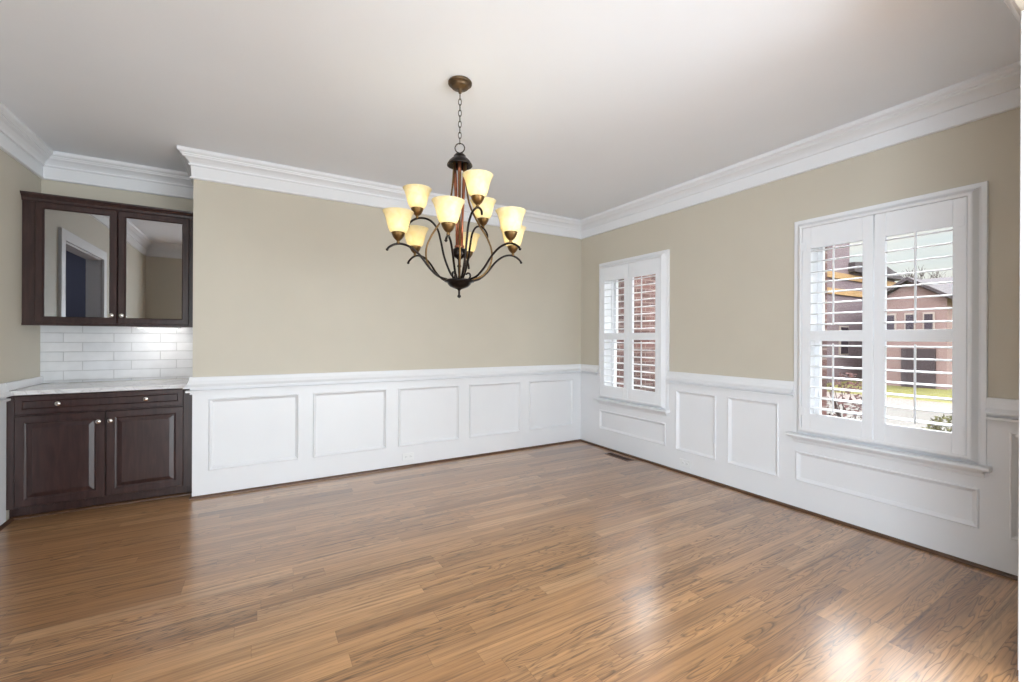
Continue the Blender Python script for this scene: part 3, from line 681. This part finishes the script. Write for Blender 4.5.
for y in (6.05, 6.60, 7.20):
    fw = part(MB().box(22.14, 22.2, y-0.17, y+0.17, 1.55, 2.35), 'window', m_wtrim, hA)
    part(MB().box(22.12, 22.15, y-0.12, y+0.12, 1.62, 2.28), 'pane', m_hglass, fw)
part(MB().box(22.10, 22.2, 5.85, 6.85, GZ+0.03, 0.95), 'garage_door', m_gar, hA)

hB = thing('house', 'mauve brick house with bands of sunlight painted in tan, left of the pink gabled house', 'house', (20, 10, GZ))
part(MB().box(19.5, 23.0, 8.95, 11.0, GZ, 5.9).box(23.0, 28.0, 8.95, 11.0, GZ, 4.35), 'wall', m_brickN, hB)
part(MB().prism([(22.9, 4.33), (28.4, 4.33), (28.4, 4.45), (25.6, 5.0), (22.9, 4.75)], 8.7, 11.2, 'Y'), 'roof', m_roofA, hB)
for z in (3.95, 3.25): part(MB().box(19.45, 28.0, 8.88, 8.95, z, z+0.26), 'painted_sun_band', m_tanb, hB)
for x in (22.4, 25.4):
    fw = part(MB().box(x-0.4, x+0.4, 8.89, 8.95, 0.6, 1.9), 'window', m_wtrim, hB); part(MB().box(x-0.33, x+0.33, 8.87, 8.90, 0.67, 1.83), 'pane', m_hglass, fw)

wg = MB().box(3.83, 7.4, 5.0, 5.25, -0.8, 2.6).build('brick_wall', m_brick)
tag(wg, 'low red brick wall standing just outside the far window', 'wall')

def bush(name, loc, r, h, m, label, n=420, stems=True):
    t = thing(name, label, 'bush', loc); b = MB(); rnd = random.Random(sum(map(ord, label)))
    for _ in range(n):
        a = rnd.uniform(0, 2*PI); q = rnd.uniform(0.2, 1)**0.5; z = rnd.uniform(0.1, 1); rr = r*q*math.sin(PI*min(0.95, 0.25+z*0.65))
        c = Vector((rr*math.cos(a), rr*math.sin(a), z*h)); s = rnd.uniform(0.025, 0.055)
        u = Vector([rnd.uniform(-1, 1) for _ in range(3)]).normalized(); v = u.orthogonal().normalized()
        b.add([c-u*s, c+v*s*0.5, c+u*s, c-v*s*0.5], [(0, 1, 2, 3)])
    b.build('foliage', m, t)
    if stems:
        b = MB()
        for _ in range(9):
            a = rnd.uniform(0, 2*PI); e = Vector((r*0.7*math.cos(a), r*0.7*math.sin(a), h*rnd.uniform(0.6, 0.95)))
            b.tube([(0.03*math.cos(a), 0.03*math.sin(a), 0), e*0.5+Vector((0, 0, 0.05)), e], [0.012, 0.009, 0.004], 5)
        b.build('stem', m_bark, t)
    return t
bush('bush', (9.45, 3.72, GZ), 0.42, 1.25, m_leafr, 'reddish brown bush seen low through the left shutter panel of the near window')
bush('bush', (10.9, 2.72, GZ), 0.32, 0.48, m_leafy, 'small olive green bush seen low through the right shutter panel of the near window', 300)
bush('bush', (5.55, 4.55, GZ), 0.36, 1.60, m_leafy, 'olive shrub against the brick wall outside the far window', 380)

def tree(loc, h, label, seed):
    t = thing('bare_tree', label, 'tree', loc); rnd = random.Random(seed); b = MB()
    trunk = [Vector((0, 0, 0)), Vector((0.05, 0, h*0.2)), Vector((0, 0.06, h*0.38))]
    MB().tube(trunk, [0.16, 0.13, 0.10], 8).build('trunk', m_bark, t)
    def grow(p, d, L, r, lv):
        q = p+d*L; mid = p+d*L*0.5+Vector((rnd.uniform(-1, 1), rnd.uniform(-1, 1), rnd.uniform(-1, 1)))*L*0.06
        b.tube([p, mid, q], [r, r*0.85, r*0.65], 5)
        if lv == 0: return
        for _ in range(3):
            nd_ = (d+Vector((rnd.uniform(-1, 1), rnd.uniform(-1, 1), rnd.uniform(-0.3, 0.8)))*0.75).normalized()
            grow(q, nd_, L*rnd.uniform(0.62, 0.85), r*0.6, lv-1)
    for k in range(5):
        a = k*2*PI/5+rnd.random(); grow(trunk[2]-Vector((0, 0, 0.1)), Vector((0.6*math.cos(a), 0.6*math.sin(a), 1)).normalized(), h*0.2, 0.06, 4)
    b.build('branches', m_bark, t)
tree((33.5, 8.6, GZ), 6.6, 'bare winter tree behind the pink house, right of its gable', 3)
tree((30.5, 3.6, GZ), 6.0, 'bare winter tree at the right edge of the near window view', 8)
